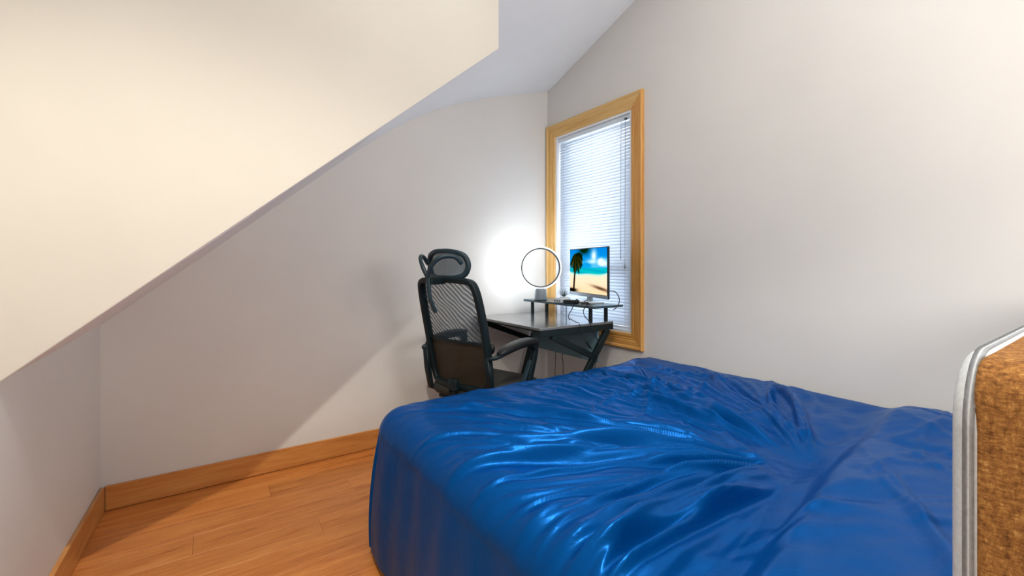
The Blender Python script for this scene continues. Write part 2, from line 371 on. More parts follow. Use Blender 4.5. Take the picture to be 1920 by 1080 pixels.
# headboard core (brown) and added front slab, window light put into its grey
def pillow_slab(name, x0, x1, y0, y1, z0, z1, rc, re, m, parent):
    """slab in the XZ plane: corner radius rc, edge rounding re"""
    bm = bmesh.new(); cx, cz2 = (x0+x1)/2, (z0+z1)/2; hx, hz = (x1-x0)/2, (z1-z0)/2
    rings = []; K = 6
    steps = [(re*(1-math.sin(k/K*PI/2)), y0+re*(1-math.cos(k/K*PI/2))) for k in range(K+1)]
    steps += [(re*(1-math.cos(k/K*PI/2)), y1-re*(1-math.sin(k/K*PI/2))) for k in range(K+1)]
    for ins, yy in steps:
        pr = rrect(hx-ins, hz-ins, max(rc-ins, 0.004), 8)
        rings.append([bm.verts.new((cx+a, yy, cz2+b)) for a, b in pr])
    for A, B in zip(rings, rings[1:]):
        for i in range(len(A)): bm.faces.new((A[i], A[(i+1) % len(A)], B[(i+1) % len(A)], B[i]))
    bm.faces.new(rings[0]); bm.faces.new(rings[-1][::-1])
    return bp(link(name, bm, m, parent, True))
hb = pillow_slab('headboard', 0.500, 2.19, -0.012, 0.079, 0.08, 1.045, 0.030, 0.006, M_FAB, bed)
pd = pillow_slab('headboard_lit_front', 0.499, 2.185, 0.070, 0.093, 0.20, 1.048, 0.06, 0.015, M_FABG, bed)
pd['label'] = 'front edge of the headboard with window light put into its pale grey'
o = BOX('mattress', (0.64, 2.16, 0.115, 1.66, 0.28, 0.49), M_VINYL, bed, 0.05, 4, True); bp(o)
o = BOX('bed_base', (0.62, 2.17, 0.09, 1.67, 0.10, 0.275), M_SEAT, bed, 0.01); bp(o)
for x_, y_ in ((0.68, 0.16), (2.1, 0.16), (0.68, 1.6), (2.1, 1.6)):
    bp(BOX('leg', (x_-0.025, x_+0.025, y_-0.025, y_+0.025, 0.0, 0.105), M_BLACK, bed, 0.004))

# duvet ------------------------------------------------
M_DUV = mat('royal_blue_sateen', (0.0, 0.066, 0.275), 0.33, spec=0.22, metal=0.36)
b_ = bsdf(M_DUV); b_.inputs['Sheen Weight'].default_value = 0.0; b_.inputs['Sheen Roughness'].default_value = 0.35; b_.inputs['Sheen Tint'].default_value = (0.25, 0.5, 1, 1)
b_.inputs['Specular Tint'].default_value = (0.25, 0.55, 1, 1)
n, _ = noise_setup(M_DUV, 7, detail=5, dist=1.2); n3, _ = noise_setup(M_DUV, 900, detail=1)
bu = bump(M_DUV, n.outputs[0], 0.25, 0.012)

RX0, RX1, RY1, RR = 0.645, 2.135, 1.655, 0.115
NA, NB = 520, 520
HANG = 0.60
def sstep(a, b, x): t = np.clip((x-a)/(b-a), 0, 1); return t*t*(3-2*t)
# cloth parameters: a across (neg = hanging left), b along (beyond RY1 = hanging foot)
a = np.concatenate([np.linspace(-HANG, 0, 130, endpoint=False), np.linspace(0, RX1-RX0, 400), (RX1-RX0)+np.linspace(0.01, 0.10, 10)])
b = np.concatenate([np.linspace(0.112, RY1, 430, endpoint=False), RY1+np.linspace(0, HANG, 110)])
A, B = np.meshgrid(a, b, indexing='ij')
da = np.maximum(-A, 0); db = np.maximum(B-RY1, 0)
dR = np.maximum(A-(RX1-RX0), 0)
D = np.maximum(da, db); ang = np.arctan2(db, np.maximum(da, 1e-9))
cxx = np.clip(RX0+A, RX0, RX1); cyy = np.minimum(B, RY1)
nx = np.where(D > 0, -np.cos(ang), 0); ny = np.where(D > 0, np.sin(ang), 0)
nx = np.where((da == 0) & (db > 0), 0, nx); ny = np.where((da == 0) & (db > 0), 1, ny)
arc = RR*PI/2
hz = np.where(D < arc, RR*np.sin(np.minimum(D, arc)/RR), RR)
dz = np.where(D < arc, RR*(1-np.cos(np.minimum(D, arc)/RR)), RR+(D-arc))
over = np.clip((D-arc)/(HANG-arc), 0, 1)
hz = hz+0.035*np.sin(over*PI*0.62)-0.0*over     # cloth bellies out
Z0 = 0.578
X = cxx+nx*hz; Y = cyy+ny*hz; Z = Z0-dz
# side towards the wall tucks down
X = X+np.minimum(dR, 0.035); Z = Z-np.maximum(dR-0.02, 0)*1.2-dR*0.2
# fold field -----------------------------------------
P0 = np.array([1.40, 0.53])
fx, fy = RX0+A, B
rx, ry = fx-P0[0], fy-P0[1]
rr = np.hypot(rx, ry); th = np.arctan2(ry, rx)
def wob(x, y, sc, seed, n=7):
    g = np.random.default_rng(seed); out = np.zeros_like(x)
    for i in range(n):
        k = g.normal(size=2)*sc*(1+0.35*i); out += np.sin(k[0]*x+k[1]*y+g.uniform(0, 6.28))/(1+0.5*i)
    return out/2.2
wx = wob(fx, fy, 4, 1); wy = wob(fx, fy, 7, 2)
H = np.zeros_like(rr)
edge0 = 0.505-0.16*np.maximum(1.38-fx, 0)+0.08*np.maximum(fx-1.38, 0)
foot = sstep(0.0, 0.10, fy-(0.515-0.16*np.maximum(1.38-fx, 0)))
topm = 1-sstep(0.0, 0.20, D)            # fades out on the hanging sides
g = np.random.default_rng(21)
folds = []
for i in range(120):
    t0 = g.uniform(math.radians(25), math.radians(196)); folds.append((t0, g.uniform(0.6, 1.9), g.uniform(0.02, 0.7)))
for i, (t0, r1, r0) in enumerate(folds):
    amp = g.uniform(0.007, 0.020)*(1.0 if i % 3 else 1.5); wd = g.uniform(0.005, 0.014); bend = g.uniform(-0.22, 0.22); w2 = g.uniform(0.006, 0.02); ph = g.uniform(0, 6.28)
    tt = t0+bend*(rr-0.5)+w2*np.sin(rr*9+ph)+0.02*wx
    d = rr*np.sin(th-tt); ahead = np.cos(th-tt) > 0
    wloc = wd*(0.6+0.55*rr)
    prof = np.where(d > 0, np.exp(-(d/wloc)**2), np.exp(-(d/(wloc*2.8))**2))
    env = sstep(0.04, 0.2, rr)*sstep(r0, r0+0.18, rr)*(1-sstep(r1*0.7, r1*1.15, rr))*(1-0.75*sstep(RY1-0.22, RY1+0.02, fy))*np.clip(1.25-0.45*rr, 0.5, 1)
    H += amp*prof*env*ahead
H *= foot
H -= 0.010*foot
H -= 0.014*np.exp(-((fy-edge0-0.045)/0.04)**2)
# long creases running along the bed on the wall half
for i in range(16):
    x0 = g.uniform(1.35, 2.12); y0 = g.uniform(0.6, 1.55); L = g.uniform(0.15, 0.5); an = g.uniform(-0.9, 0.9)
    if i < 6: an = g.uniform(0.9, 1.7)
    ux, uy = math.sin(an), math.cos(an)
    s = (fx-x0)*ux+(fy-y0)*uy; d = (fx-x0)*uy-(fy-y0)*ux+0.03*np.sin(s*9+i)
    H += g.uniform(0.004, 0.012)*np.exp(-(d/g.uniform(0.008, 0.022))**2)*np.exp(-(s/L)**4)*foot
# pillow zone near the headboard
edge = 0.505-0.16*np.maximum(1.38-fx, 0)+0.08*np.maximum(fx-1.38, 0)+0.010*wx
pil = sstep(0, 0.065, edge-fy)
H += 0.058*pil*(1-0.75*sstep(1.85, 2.1, fx))*(0.8+0.2*np.cos((fx-1.0)*4))
H -= 0.022*np.exp(-(rr/0.09)**2)
H += 0.030*np.exp(-((fx-1.95)/0.20)**2-((fy-0.40)/0.13)**2)
H -= 0.018*np.exp(-((fx-1.62)/0.04)**2-((fy-0.34)/0.14)**2)
for i in range(26):
    x0 = g.uniform(0.75, 2.1); y0 = g.uniform(0.15, 0.42); L = g.uniform(0.12, 0.34); an = g.uniform(0.6, 2.2)
    ux, uy = math.sin(an), math.cos(an); s = (fx-x0)*ux+(fy-y0)*uy; d = (fx-x0)*uy-(fy-y0)*ux+0.03*np.sin(s*7+i)
    H += g.uniform(0.003, 0.008)*np.exp(-(d/g.uniform(0.007, 0.022))**2)*np.exp(-(s/L)**4)*(1-foot)
# gentle unevenness
H += 0.006*wob(fx, fy, 9, 5)+0.0022*wob(fx, fy, 26, 6)
# raised bump in the far corner by the wall, hollow near it
H += 0.022*np.exp(-((fx-2.08)/0.13)**2-((fy-1.66)/0.10)**2)
H -= 0.012*np.exp(-((fx-1.75)/0.10)**2-((fy-1.70)/0.07)**2)
H *= (1-0.75*sstep(1.98, 2.12, fx)*foot)
Z = Z+H*topm
# vertical soft folds on hanging parts
side = sstep(0.08, 0.30, D)
per = np.where(db > da, (RX1-fx)*1.0, 3.2+B)+ang*0.25
vf = 0.006*np.sin(per*15+1.3*np.sin(per*5))+0.002*np.sin(per*41+2)+0.004*wob(fx, fy, 6, 9)
X = X+nx*vf*side; Y = Y+ny*vf*side
Z = np.maximum(Z, 0.012)
na, nb = A.shape
verts = np.stack([X, Y, Z], -1).reshape(-1, 3)
idx = np.arange(na*nb).reshape(na, nb)
faces = np.stack([idx[:-1, :-1], idx[1:, :-1], idx[1:, 1:], idx[:-1, 1:]], -1).reshape(-1, 4)
me = bpy.data.meshes.new('duvet'); me.vertices.add(len(verts)); me.vertices.foreach_set('co', verts.ravel())
me.loops.add(faces.size); me.loops.foreach_set('vertex_index', faces.ravel())
me.polygons.add(len(faces)); me.polygons.foreach_set('loop_start', np.arange(0, faces.size, 4)); me.polygons.foreach_set('loop_total', np.full(len(faces), 4))
me.polygons.foreach_set('use_smooth', np.ones(len(faces), bool)); me.update(); me.validate(); me.materials.append(M_DUV)
duv = bpy.data.objects.new('duvet', me); COL.objects.link(duv)
tag(duv, 'rumpled royal blue satin duvet cover draped over the bed', 'duvet')

# ------------------------------------------------------------------ desk
DX0, DX1, DY0, DY1, DZ = 1.500, 2.09, 1.915, 2.655, 0.770
desk = empty('desk', (1.8, 2.28, 0), 'small black desk with slanted metal legs under the window', 'desk')
def dp(o): o.matrix_parent_inverse = Matrix.Translation((-1.8, -2.28, 0)); return o
dp(BOX('desktop', (DX0, DX1, DY0-0.004, DY1, DZ-0.014, DZ), M_DESK, desk, 0.002))
for yy, s in ((DY0, 1), (DY1-0.03, -1)):
    dp(BOX('side_rail', (DX0+0.012 if s > 0 else DX0+0.03, DX1+0.005, yy, yy+0.028, DZ-0.052, DZ-0.0145), M_BLACK, desk, 0.003))
    yc = yy+0.014
    def bar(name, p0, p1, w1=0.016, h=0.013):
        bm = bmesh.new(); sweep(bm, [(p0[0], yc, p0[1]), (p1[0], yc, p1[1])], rrect(h, w1, 0.003), up=Vector((0, 1, 0)).cross(Vector((p1[0]-p0[0], 0, p1[1]-p0[1]))).normalized())
        return dp(link(name, bm, M_BLACK, desk))
    bar('leg', (2.055, DZ-0.05), (1.55 if s > 0 else 1.83, 0.03), 0.020)
    bar('brace', (1.60, DZ-0.055), (1.925 if s > 0 else 1.99, 0.565), 0.018)
    bar('foot_rail', (1.50, 0.016), (2.07, 0.016), 0.015)
dp(BOX('front_rail', (DX0+0.09, DX0+0.11, DY0+0.03, DY1-0.031, DZ-0.045, DZ-0.0145), M_BLACK, desk, 0.002))
dp(BOX('modesty_panel', (1.985, 1.997, DY0+0.03, DY1-0.031, 0.515, DZ-0.0145), M_PANEL, desk, 0.001))
dp(BOX('lower_crossbar', (1.95, 1.97, DY0+0.03, DY1-0.031, 0.13, 0.155), M_BLACK, desk, 0.002))
# riser shelf
SX0, SX1, SY0, SY1, SZ = 1.872, 2.125, 1.862, 2.575, 0.876
rs = empty('monitor_shelf', (2.0, 2.24, DZ), 'narrow blue grey riser shelf on thin posts standing on the desk', 'shelf')
def rp(o): o.matrix_parent_inverse = Matrix.Translation((-2.0, -2.24, -DZ)); return o
rp(BOX('shelf_board', (SX0, SX1, SY0, SY1, SZ-0.014, SZ), M_SHELF, rs, 0.002))
for xx in (SX0+0.045, SX1-0.075):
    for yy in (SY0+0.075, SY1-0.05):
        rp(BOX('post', (xx-0.009, xx+0.009, yy-0.009, yy+0.009, DZ+0.0005, SZ-0.0145), M_BLACK, rs, 0.001))

# ------------------------------------------------------------------ monitor
MW, MH, MT = 0.545, 0.324, 0.014
ang_m = math.radians(17.4)
near = Vector((1.975, 1.850, 0)); wd_ = Vector((math.sin(ang_m), math.cos(ang_m), 0))
mc = near+wd_*(MW/2)
# local x = outward normal of the screen, local y = along width (towards far end)
mon = empty('computer_monitor', (mc.x, mc.y, SZ), 'flat monitor showing a palm beach picture on the riser shelf', 'monitor', rz=-ang_m)
# local +y -> heading ; rotate -ang about z maps (0,1) to (sin,cos)
zb = 0.038
BOX('screen_housing', (0.0, MT, -MW/2, MW/2, zb, zb+MH), M_BLACK, mon, 0.003)
BOX('chin_bezel', (-0.0025, 0.0, -MW/2, MW/2, zb, zb+0.022), M_SILV, mon, 0.0008)
NXp, NZp = 200, 120
uu, vv = np.meshgrid((np.arange(NXp)+0.5)/NXp, (np.arange(NZp)+0.5)/NZp, indexing='ij')   # u: 0 left(far) ..1 right(near), v: 0 bottom
img = np.zeros((NXp, NZp, 3))
def setc(m_, c): img[:] = np.where(m_[..., None], np.array(c), img)
def mixc(w_, c): img[:] = img*(1-w_[..., None])+np.array(c)*w_[..., None]
sky = np.stack([0.0+0.10*(1-vv), 0.50+0.30*(1-vv), 0.86+0.08*(1-vv)], -1); img[:] = sky
cl = 0.5+0.5*np.sin(uu*9+1.7*np.sin(vv*13+1)+vv*5)*np.cos(vv*21+uu*6)
mixc(np.clip((cl-0.35)*1.6, 0, 1)*sstep(0.56, 0.62, vv)*(1-sstep(0.68, 0.82, vv)), (0.80, 0.95, 1.0))
mixc(np.exp(-((uu-0.68)/0.07)**2-((vv-0.83)/0.14)**2), (0.95, 1, 1))
mixc(np.clip(1.4*np.exp(-((uu-0.9)/0.13)**2-((vv-0.66)/0.06)**2)+1.2*np.exp(-((uu-0.85)/0.07)**2-((vv-0.73)/0.05)**2), 0, 1), (0.9, 0.97, 1))
hor = 0.565; sea = vv < hor
img[:] = np.where(sea[..., None], np.stack([0.0*uu, 0.70+0.15*np.sin(vv*60+uu*8)*0.3+0*uu, 0.76+0*uu], -1), img)
shore = 0.40+0.05*(uu-0.5)**2*4-0.015*np.sin(uu*9)
mixc((1-sstep(shore, shore+0.05, vv))*1.0, (0.80, 0.92, 0.85))
mixc(1-sstep(shore-0.06, shore, vv), (1.0, 0.90, 0.76))
mixc((1-sstep(0.0, 0.3, vv))*0.35, (1.0, 0.78, 0.50))
# shadows on sand in the pictured beach
mixc(0.8*np.exp(-(((uu-0.86)+(vv-0.12)*1.0)/0.17)**2-((vv-0.13+(uu-0.85)*0.18)/0.035)**2), (0.20, 0.08, 0.03))
mixc(np.clip(1.5*np.exp(-((uu-0.07)/0.13)**2-((vv-0.035)/0.04)**2), 0, 1), (0.02, 0.01, 0.01))
tx = 0.115+0.06*vv+0.05*vv*vv
mixc((np.abs(uu-tx) < 0.024).astype(float)*(vv < 0.84), (0.10, 0.03, 0.015))
g = np.random.default_rng(3)
cx0, cy0 = 0.20, 0.86
for k in range(15):
    a0 = math.radians(-200+k*16.5); L = g.uniform(0.16, 0.27)
    for s in np.linspace(0, 1, 34):
        px_ = cx0+math.cos(a0)*L*s*0.75; py_ = cy0+math.sin(a0)*L*s*1.1-0.16*s*s
        w_ = np.exp(-((uu-px_)/0.018)**2-((vv-py_)/0.026)**2)
        mixc(np.clip(w_*0.75, 0, 1), (0.02, 0.09, 0.01) if k % 3 else (0.25, 0.20, 0.02))
mixc(np.clip(1.4*np.exp(-((uu-0.42)/0.13)**2-((vv-0.99)/0.10)**2), 0, 1), (0.0, 0.12, 0.02))
bm = bmesh.new()
gy = [[bm.verts.new((-0.0012, MW/2-0.006-(MW-0.012)*i/NXp, zb+0.024+(MH-0.030)*j/NZp)) for j in range(NZp+1)] for i in range(NXp+1)]
cl_ = bm.loops.layers.color.new('picture')
for i in range(NXp):
    for j in range(NZp):
        f_ = bm.faces.new((gy[i][j], gy[i+1][j], gy[i+1][j+1], gy[i][j+1]))
        c_ = (*np.clip(img[i, j], 0, 1), 1)
        for l_ in f_.loops: l_[cl_] = c_
M_SCR = mat('screen_picture', (0.0, 0.0, 0.0), 0.4, spec=0.0)
va = nd(M_SCR, 'ShaderNodeVertexColor'); va.layer_name = 'picture'
ln(M_SCR, va.outputs[0], bsdf(M_SCR).inputs['Emission Color']); bsdf(M_SCR).inputs['Emission Strength'].default_value = 1.15
link('display', bm, M_SCR, mon)
bm = bmesh.new(); box(bm, MT, MT+0.025, -0.10, 0.10, zb+0.09, zb+0.25, 0.008); link('rear_housing', bm, M_BLACK, mon)
bm = bmesh.new(); box(bm, 0.012, 0.03, -0.03, 0.03, 0.008, zb+0.16, 0.004); link('stand_neck', bm, M_SILV, mon)
bm = bmesh.new(); box(bm, -0.065, 0.065, -0.115, 0.115, 0.0005, 0.010, 0.004); link('stand_foot', bm, M_LIGHTP, mon)

# ------------------------------------------------------------------ ring lamp
RLc = Vector((1.906, 2.417, SZ))
ring = empty('ring_lamp', RLc, 'glowing white hoop lamp on a grey cylinder base at the shelf end', 'lamp', rz=math.radians(-30))
bm = bmesh.new(); lathe(bm, [(0.040, 0.0005), (0.043, 0.004), (0.0415, 0.075), (0.038, 0.083), (0.02, 0.084)], 32)
link('base', bm, M_SILV, ring, True)
bm = bmesh.new(); lathe(bm, [(0.0455, 0.0005), (0.0455, 0.006), (0.043, 0.007)], 32); link('base_ring', bm, M_BLACK, ring, True)
RR2 = 0.143; rcz = 0.084+RR2+0.002
M_GLOW = mat('led_ring_glow', (1, 1, 1), 0.4, emit=(0.92, 0.96, 1.0), es=120)
rp_ = [(RR2*math.cos(t), 0, rcz+RR2*math.sin(t)) for t in np.linspace(0, 2*PI, 72, endpoint=False)]
M_HOOP = mat('slate_hoop', (0.10, 0.12, 0.14), 0.5)
def ringpart(name, r, pr, m):
    bm = bmesh.new(); n = 72; rings = []
    for i in range(n):
        t = 2*PI*i/n; rings.append([bm.verts.new(((r+a)*math.cos(t), b, rcz+(r+a)*math.sin(t))) for a, b in pr])
    for i in range(n):
        A_, B_ = rings[i], rings[(i+1) % n]
        for j in range(len(pr)): bm.faces.new((A_[j], A_[(j+1) % len(pr)], B_[(j+1) % len(pr)], B_[j]))
    return link(name, bm, m, ring, True)
ringpart('light_strip', RR2, rrect(0.0030, 0.0035, 0.001), M_GLOW)
M_DIFF = mat('ring_diffuser', (0.9, 0.9, 0.9), 0.5, emit=(0.95, 0.98, 1.0), es=1.6)
ringpart('diffuser', RR2+0.001, [(a_, b_-0.0075) for a_, b_ in rrect(0.0048, 0.0030, 0.002)], M_DIFF)
ringpart('hoop', RR2-0.0078, rrect(0.0044, 0.0118, 0.002), M_HOOP)

# ------------------------------------------------------------------ small things on the shelf
hub = empty('router_box', (1.905, 2.185, SZ), 'small pale grey box with ports beside the ring lamp', 'router', rz=math.radians(6))
bm = bmesh.new(); box(bm, -0.035, 0.045, -0.03, 0.045, 0.0005, 0.030, 0.004); link('case', bm, M_LIGHTP, hub)
for k in range(3):
    bm = bmesh.new(); box(bm, -0.0362, -0.0348, 0.030-k*0.022, 0.040-k*0.022, 0.008, 0.017); link('port', bm, M_BLACK, hub)
adp = empty('power_adapter', (1.905, 2.098, SZ), 'flat black adapter brick lying between pale box and monitor', 'adapter', rz=math.radians(4))
bm = bmesh.new(); box(bm, -0.028, 0.028, -0.042, 0.046, 0.0005, 0.024, 0.004); link('case', bm, M_BLACK, adp)
bm = bmesh.new(); box(bm, -0.012, 0.012, -0.050, -0.042, 0.006, 0.016, 0.002); link('plug_end', bm, M_CABLE, adp)
M_SPIKE = mat('dark_grey_green_leaf', (0.08, 0.13, 0.15), 0.5)
pl = empty('spiky_plant', (1.985, 2.26, SZ), 'little grey green spiky plant behind the pale box', 'plant')
bm = bmesh.new(); lathe(bm, [(0.022, 0.0005), (0.028, 0.03), (0.026, 0.032)], 20); link('pot', bm, M_LIGHTP, pl, True)
for k in range(26):
    an = k*2.399; ln_ = 0.055+0.03*random.random(); lean = 0.15+0.9*(k/26)
    d_ = Vector((math.cos(an)*math.sin(lean), math.sin(an)*math.sin(lean), math.cos(lean)))
    bm = bmesh.new(); p = [Vector((0, 0, 0.03))+d_*ln_*t+Vector((0, 0, -0.01*t*t)) for t in (0, 0.4, 0.75, 1)]
    if k == 0: p = [Vector((0, 0, 0.03+0.09*t)) for t in (0, 0.4, 0.75, 1)]
    sweep(bm, p, circ(0.0020, 5, 0.001), scales=[1, 0.9, 0.55, 0.08]); link('leaf', bm, M_SPIKE, pl, True)

# cables ---------------------------------------------
def cable(pts, label, r=0.0026, name='cable'):
    return tag(TUBE(name, pts, r, M_CABLE, None, 6, 8), label, 'cable')
def at(px, py, axis, d):
    """point on plane axis=d seen at a pixel of the photograph"""
    t0 = math.atan(564/820); u = (px-960)/820; v = (498-py)/820
    r_ = Vector((math.sin(t0)+u*math.cos(t0), math.cos(t0)-u*math.sin(t0), v)); k = {'X': 0, 'Y': 1, 'Z': 2}[axis]
    C_ = Vector((0, 0, CAM_H)); t = (d-C_[k])/r_[k]; return C_+r_*t
SXf = SX0-0.012
cable([(1.93, 2.05, SZ+0.012), (1.90, 2.02, SZ+0.02), at(1080, 562, 'X', SXf), at(1072, 580, 'X', SXf), at(1066, 592, 'X', SXf-0.01), at(1068, 600, 'X', SXf-0.04)], 'short black cable dropping from adapter to the desktop')
cable([(1.94, 1.99, SZ+0.03), (1.90, 1.98, SZ+0.016), at(1103, 568, 'X', SXf), at(1094, 582, 'X', SXf), at(1097, 594, 'X', SXf-0.01), at(1106, 604, 'Y', 1.895), at(1112, 622, 'Y', 1.885), at(1121, 640, 'Y', 1.885), at(1122, 665, 'Y', 1.89), at(1115, 690, 'Y', 1.89), at(1108, 745, 'Y', 1.9), at(1108, 800, 'Y', 1.95)], 'long black cable hanging past the near desk leg to the floor', 0.0028)
cable([at(1066, 596, 'X', 1.79), at(1080, 606, 'X', 1.70)+Vector((0,0,0.006)), at(1086, 607, 'Y', 1.90), at(1095, 632, 'Y', 1.895), at(1104, 648, 'Y', 1.888), at(1110, 655, 'Y', 1.89)], 'thin black plug lead hanging over the near desk rail', 0.0022)
bm = bmesh.new(); sweep(bm, [at(1100, 642, 'Y', 1.89), at(1107, 652, 'Y', 1.889)], circ(0.0075, 8)); tag(link('cable_plug', bm, M_CABLE), 'black plug on the end of the lead by near desk leg', 'plug')
cable([at(1138, 548, 'Y', 1.84), at(1144, 545.5, 'Y', 1.85), at(1153, 547, 'Y', 1.85), at(1160, 556, 'Y', 1.85), at(1161, 567, 'Y', 1.85), at(1156, 576, 'Y', 1.852), at(1150, 581, 'Y', 1.852)], 'black cable looping behind the monitor right edge', 0.0028)
cable([at(1043, 560, 'X', 2.135), at(1043, 600, 'X', 2.145), at(1043, 640, 'X', 2.14), at(1042, 662, 'X', 2.12), at(1041, 690, 'X', 2.12), at(1040, 745, 'X', 2.13)], 'left hanging black cable against the wall under the desk', 0.0022)
cable([at(1062, 560, 'X', 2.137), at(1061, 630, 'X', 2.14), at(1058, 655, 'X', 2.12), at(1054, 668, 'X', 2.12), at(1056, 685, 'X', 2.125), at(1055, 745, 'X', 2.13)], 'right hanging black cable against the wall under the desk', 0.0026)
cable([(1.95, 2.06, SZ+0.004), (1.92, 2.02, SZ+0.012), (1.915, 1.985, SZ+0.016), (1.935, 1.965, SZ+0.008), (1.96, 1.99, SZ+0.005), (1.935, 2.03, SZ+0.005), (1.905, 2.00, SZ+0.005), (1.92, 1.95, SZ+0.006)], 'tangled black cable coiled on the shelf under the monitor', 0.0026)

# ------------------------------------------------------------------ office chair
CH = (1.290, 2.153)
ch = empty('office_chair', (*CH, 0), 'black mesh back office chair with headrest pulled up to the desk', 'chair', rz=math.radians(17.5))
def bx(z): return -0.205-0.115*((z-0.5)/0.53)**1.15 if z > 0.5 else -0.205
ZB, ZT, HW = 0.475, 1.045, 0.205
# back frame: rounded rectangular loop, slightly wider at mid
loop = []
for yv, zv in [(-0.10, ZB), (-0.17, ZB+0.008), (-0.20, ZB+0.05), (-0.208, 0.62), (-0.212, 0.78), (-0.208, 0.92), (-0.198, 1.0), (-0.175, 1.035), (-0.10, ZT), (0, ZT+0.002)]:
    loop.append((yv, zv))
loop = loop+[(-y_, z_) for y_, z_ in loop[-2::-1]]+[(0, ZB-0.002)]
def back_pt(y_, z_, off=0): return Vector((bx(z_)+off-0.35*(0.045-y_*y_)*0.0+0.5*y_*y_, y_, z_))
bm = bmesh.new(); sweep(bm, smoothpts([back_pt(*p) for p in loop], 4, True), rrect(0.015, 0.021, 0.009), True, up=Vector((1, 0, 0)))
link('back_frame', bm, M_PLAST, ch, True)
# mesh panel with the seen-through weave
def halfw(z_):
    zs = [ZB, ZB+0.02, ZB+0.05, 0.62, 0.78, 0.92, 1.0, 1.035, ZT]; ws = [0.12, 0.175, 0.197, 0.205, 0.209, 0.205, 0.195, 0.17, 0.12]
    return float(np.interp(z_, zs, ws))-0.004
def back_panel(z0, z1, off, nz=24, ny=16):
    bm = bmesh.new(); g_ = []
    for i in range(nz+1):
        z_ = z0+(z1-z0)*i/nz; h_ = halfw(z_)
        g_.append([bm.verts.new(back_pt(h_*(2*j/ny-1), z_, off)) for j in range(ny+1)])
    for i in range(nz):
        for j in range(ny): bm.faces.new((g_[i][j], g_[i][j+1], g_[i+1][j+1], g_[i+1][j]))
    return bm
def mesh_mat(name, col, lo, hi, stripes=True):
    m = mat(name, col, 0.6, spec=0.3); nt = m.node_tree
    tr = nd(m, 'ShaderNodeBsdfTransparent'); mx = nd(m, 'ShaderNodeMixShader')
    ln(m, tr.outputs[0], mx.inputs[1]); ln(m, bsdf(m).outputs[0], mx.inputs[2]); ln(m, mx.outputs[0], nt.nodes['Material Output'].inputs['Surface'])
    if stripes:
        tc = nd(m, 'ShaderNodeTexCoord'); mp = nd(m, 'ShaderNodeMapping'); mp.inputs['Rotation'].default_value = (math.radians(-42), 0, 0); mp.inputs['Scale'].default_value = (1, 1, 1)
        ln(m, tc.outputs['Object'], mp.inputs[0])
        wv = nd(m, 'ShaderNodeTexWave', Scale=14.5, Distortion=4.0, Detail=1.0); wv.inputs['Detail Scale'].default_value = 0.8; wv.bands_direction = 'Z'; ln(m, mp.outputs[0], wv.inputs['Vector'])
        mr = nd(m, 'ShaderNodeMapRange'); mr.inputs[3].default_value = lo; mr.inputs[4].default_value = hi
        ln(m, wv.outputs['Fac'], mr.inputs[0]); ln(m, mr.outputs[0], mx.inputs[0])
    else: mx.inputs[0].default_value = hi
    return m
M_MESH = mesh_mat('see_through_mesh', (0.02, 0.045, 0.07), 0.50, 0.88)
M_MESHD = mesh_mat('dense_mesh', (0.028, 0.022, 0.014), 0.9, 0.985, False)
M_MESHH = mesh_mat('headrest_mesh', (0.015, 0.05, 0.08), 0.6, 0.82, False)
link('mesh_back', back_panel(0.72, ZT-0.004, 0.004), M_MESH, ch, True)
link('lower_mesh', back_panel(ZB+0.004, 0.722, 0.004), M_MESHD, ch, True)
bm = bmesh.new()
g0 = [back_pt(y_, 0.722, -0.003) for y_ in np.linspace(-0.2, 0.2, 9)]; sweep(bm, g0, rrect(0.003, 0.008, 0.002)); link('lumbar_seam', bm, M_PLAST, ch, True)
# headrest bracket: stem behind the top bar which splits into two loops
xt = bx(ZT)
TUBE('headrest_stem', [(xt-0.050, 0.0, 0.885), (xt-0.085, 0.0, 0.955), (xt-0.095, 0, 1.03), (xt-0.100, 0.0, 1.085)], 0.013, M_DPLAST, ch, 8, 6, r2=0.010)
BOX('stem_bracket', (xt-0.095, xt-0.0, -0.022, 0.022, 1.025, 1.058), M_PLAST, ch, 0.005)
for s in (-1, 1):
    TUBE('headrest_arm', [(xt-0.099, 0.0, 1.06), (xt-0.108, s*0.030, 1.115), (xt-0.085, s*0.075, 1.160), (xt-0.030, s*0.115, 1.165), (xt+0.010, s*0.125, 1.130)], 0.0095, M_DPLAST, ch, 8, 6, r2=0.012)
hr = []
for yv, zv in [(-0.08, 1.060), (-0.125, 1.078), (-0.142, 1.125), (-0.122, 1.172), (-0.06, 1.192), (0, 1.195)]: hr.append((yv, zv))
hr = hr+[(-y_, z_) for y_, z_ in hr[-2::-1]]+[(0, 1.057)]
def hpt(y_, z_): return Vector((xt+0.005+1.8*y_*y_-0.10*(z_-1.12), y_, z_))
bm = bmesh.new(); sweep(bm, smoothpts([hpt(*p) for p in hr], 4, True), rrect(0.012, 0.013, 0.007), True, up=Vector((1, 0, 0))); link('headrest_frame', bm, M_DPLAST, ch, True)
bm = bmesh.new(); g_ = []
for i in range(13):
    z_ = 1.060+0.133*i/12; t = (z_-1.126)/0.072; h_ = 0.138*math.sqrt(max(0.05, 1-abs(t)**2.6))
    g_.append([bm.verts.new(hpt(h_*(2*j/12-1), z_)) for j in range(13)])
for i in range(12):
    for j in range(12): bm.faces.new((g_[i][j], g_[i][j+1], g_[i+1][j+1], g_[i+1][j]))
link('headrest_mesh', bm, M_MESHH, ch, True)
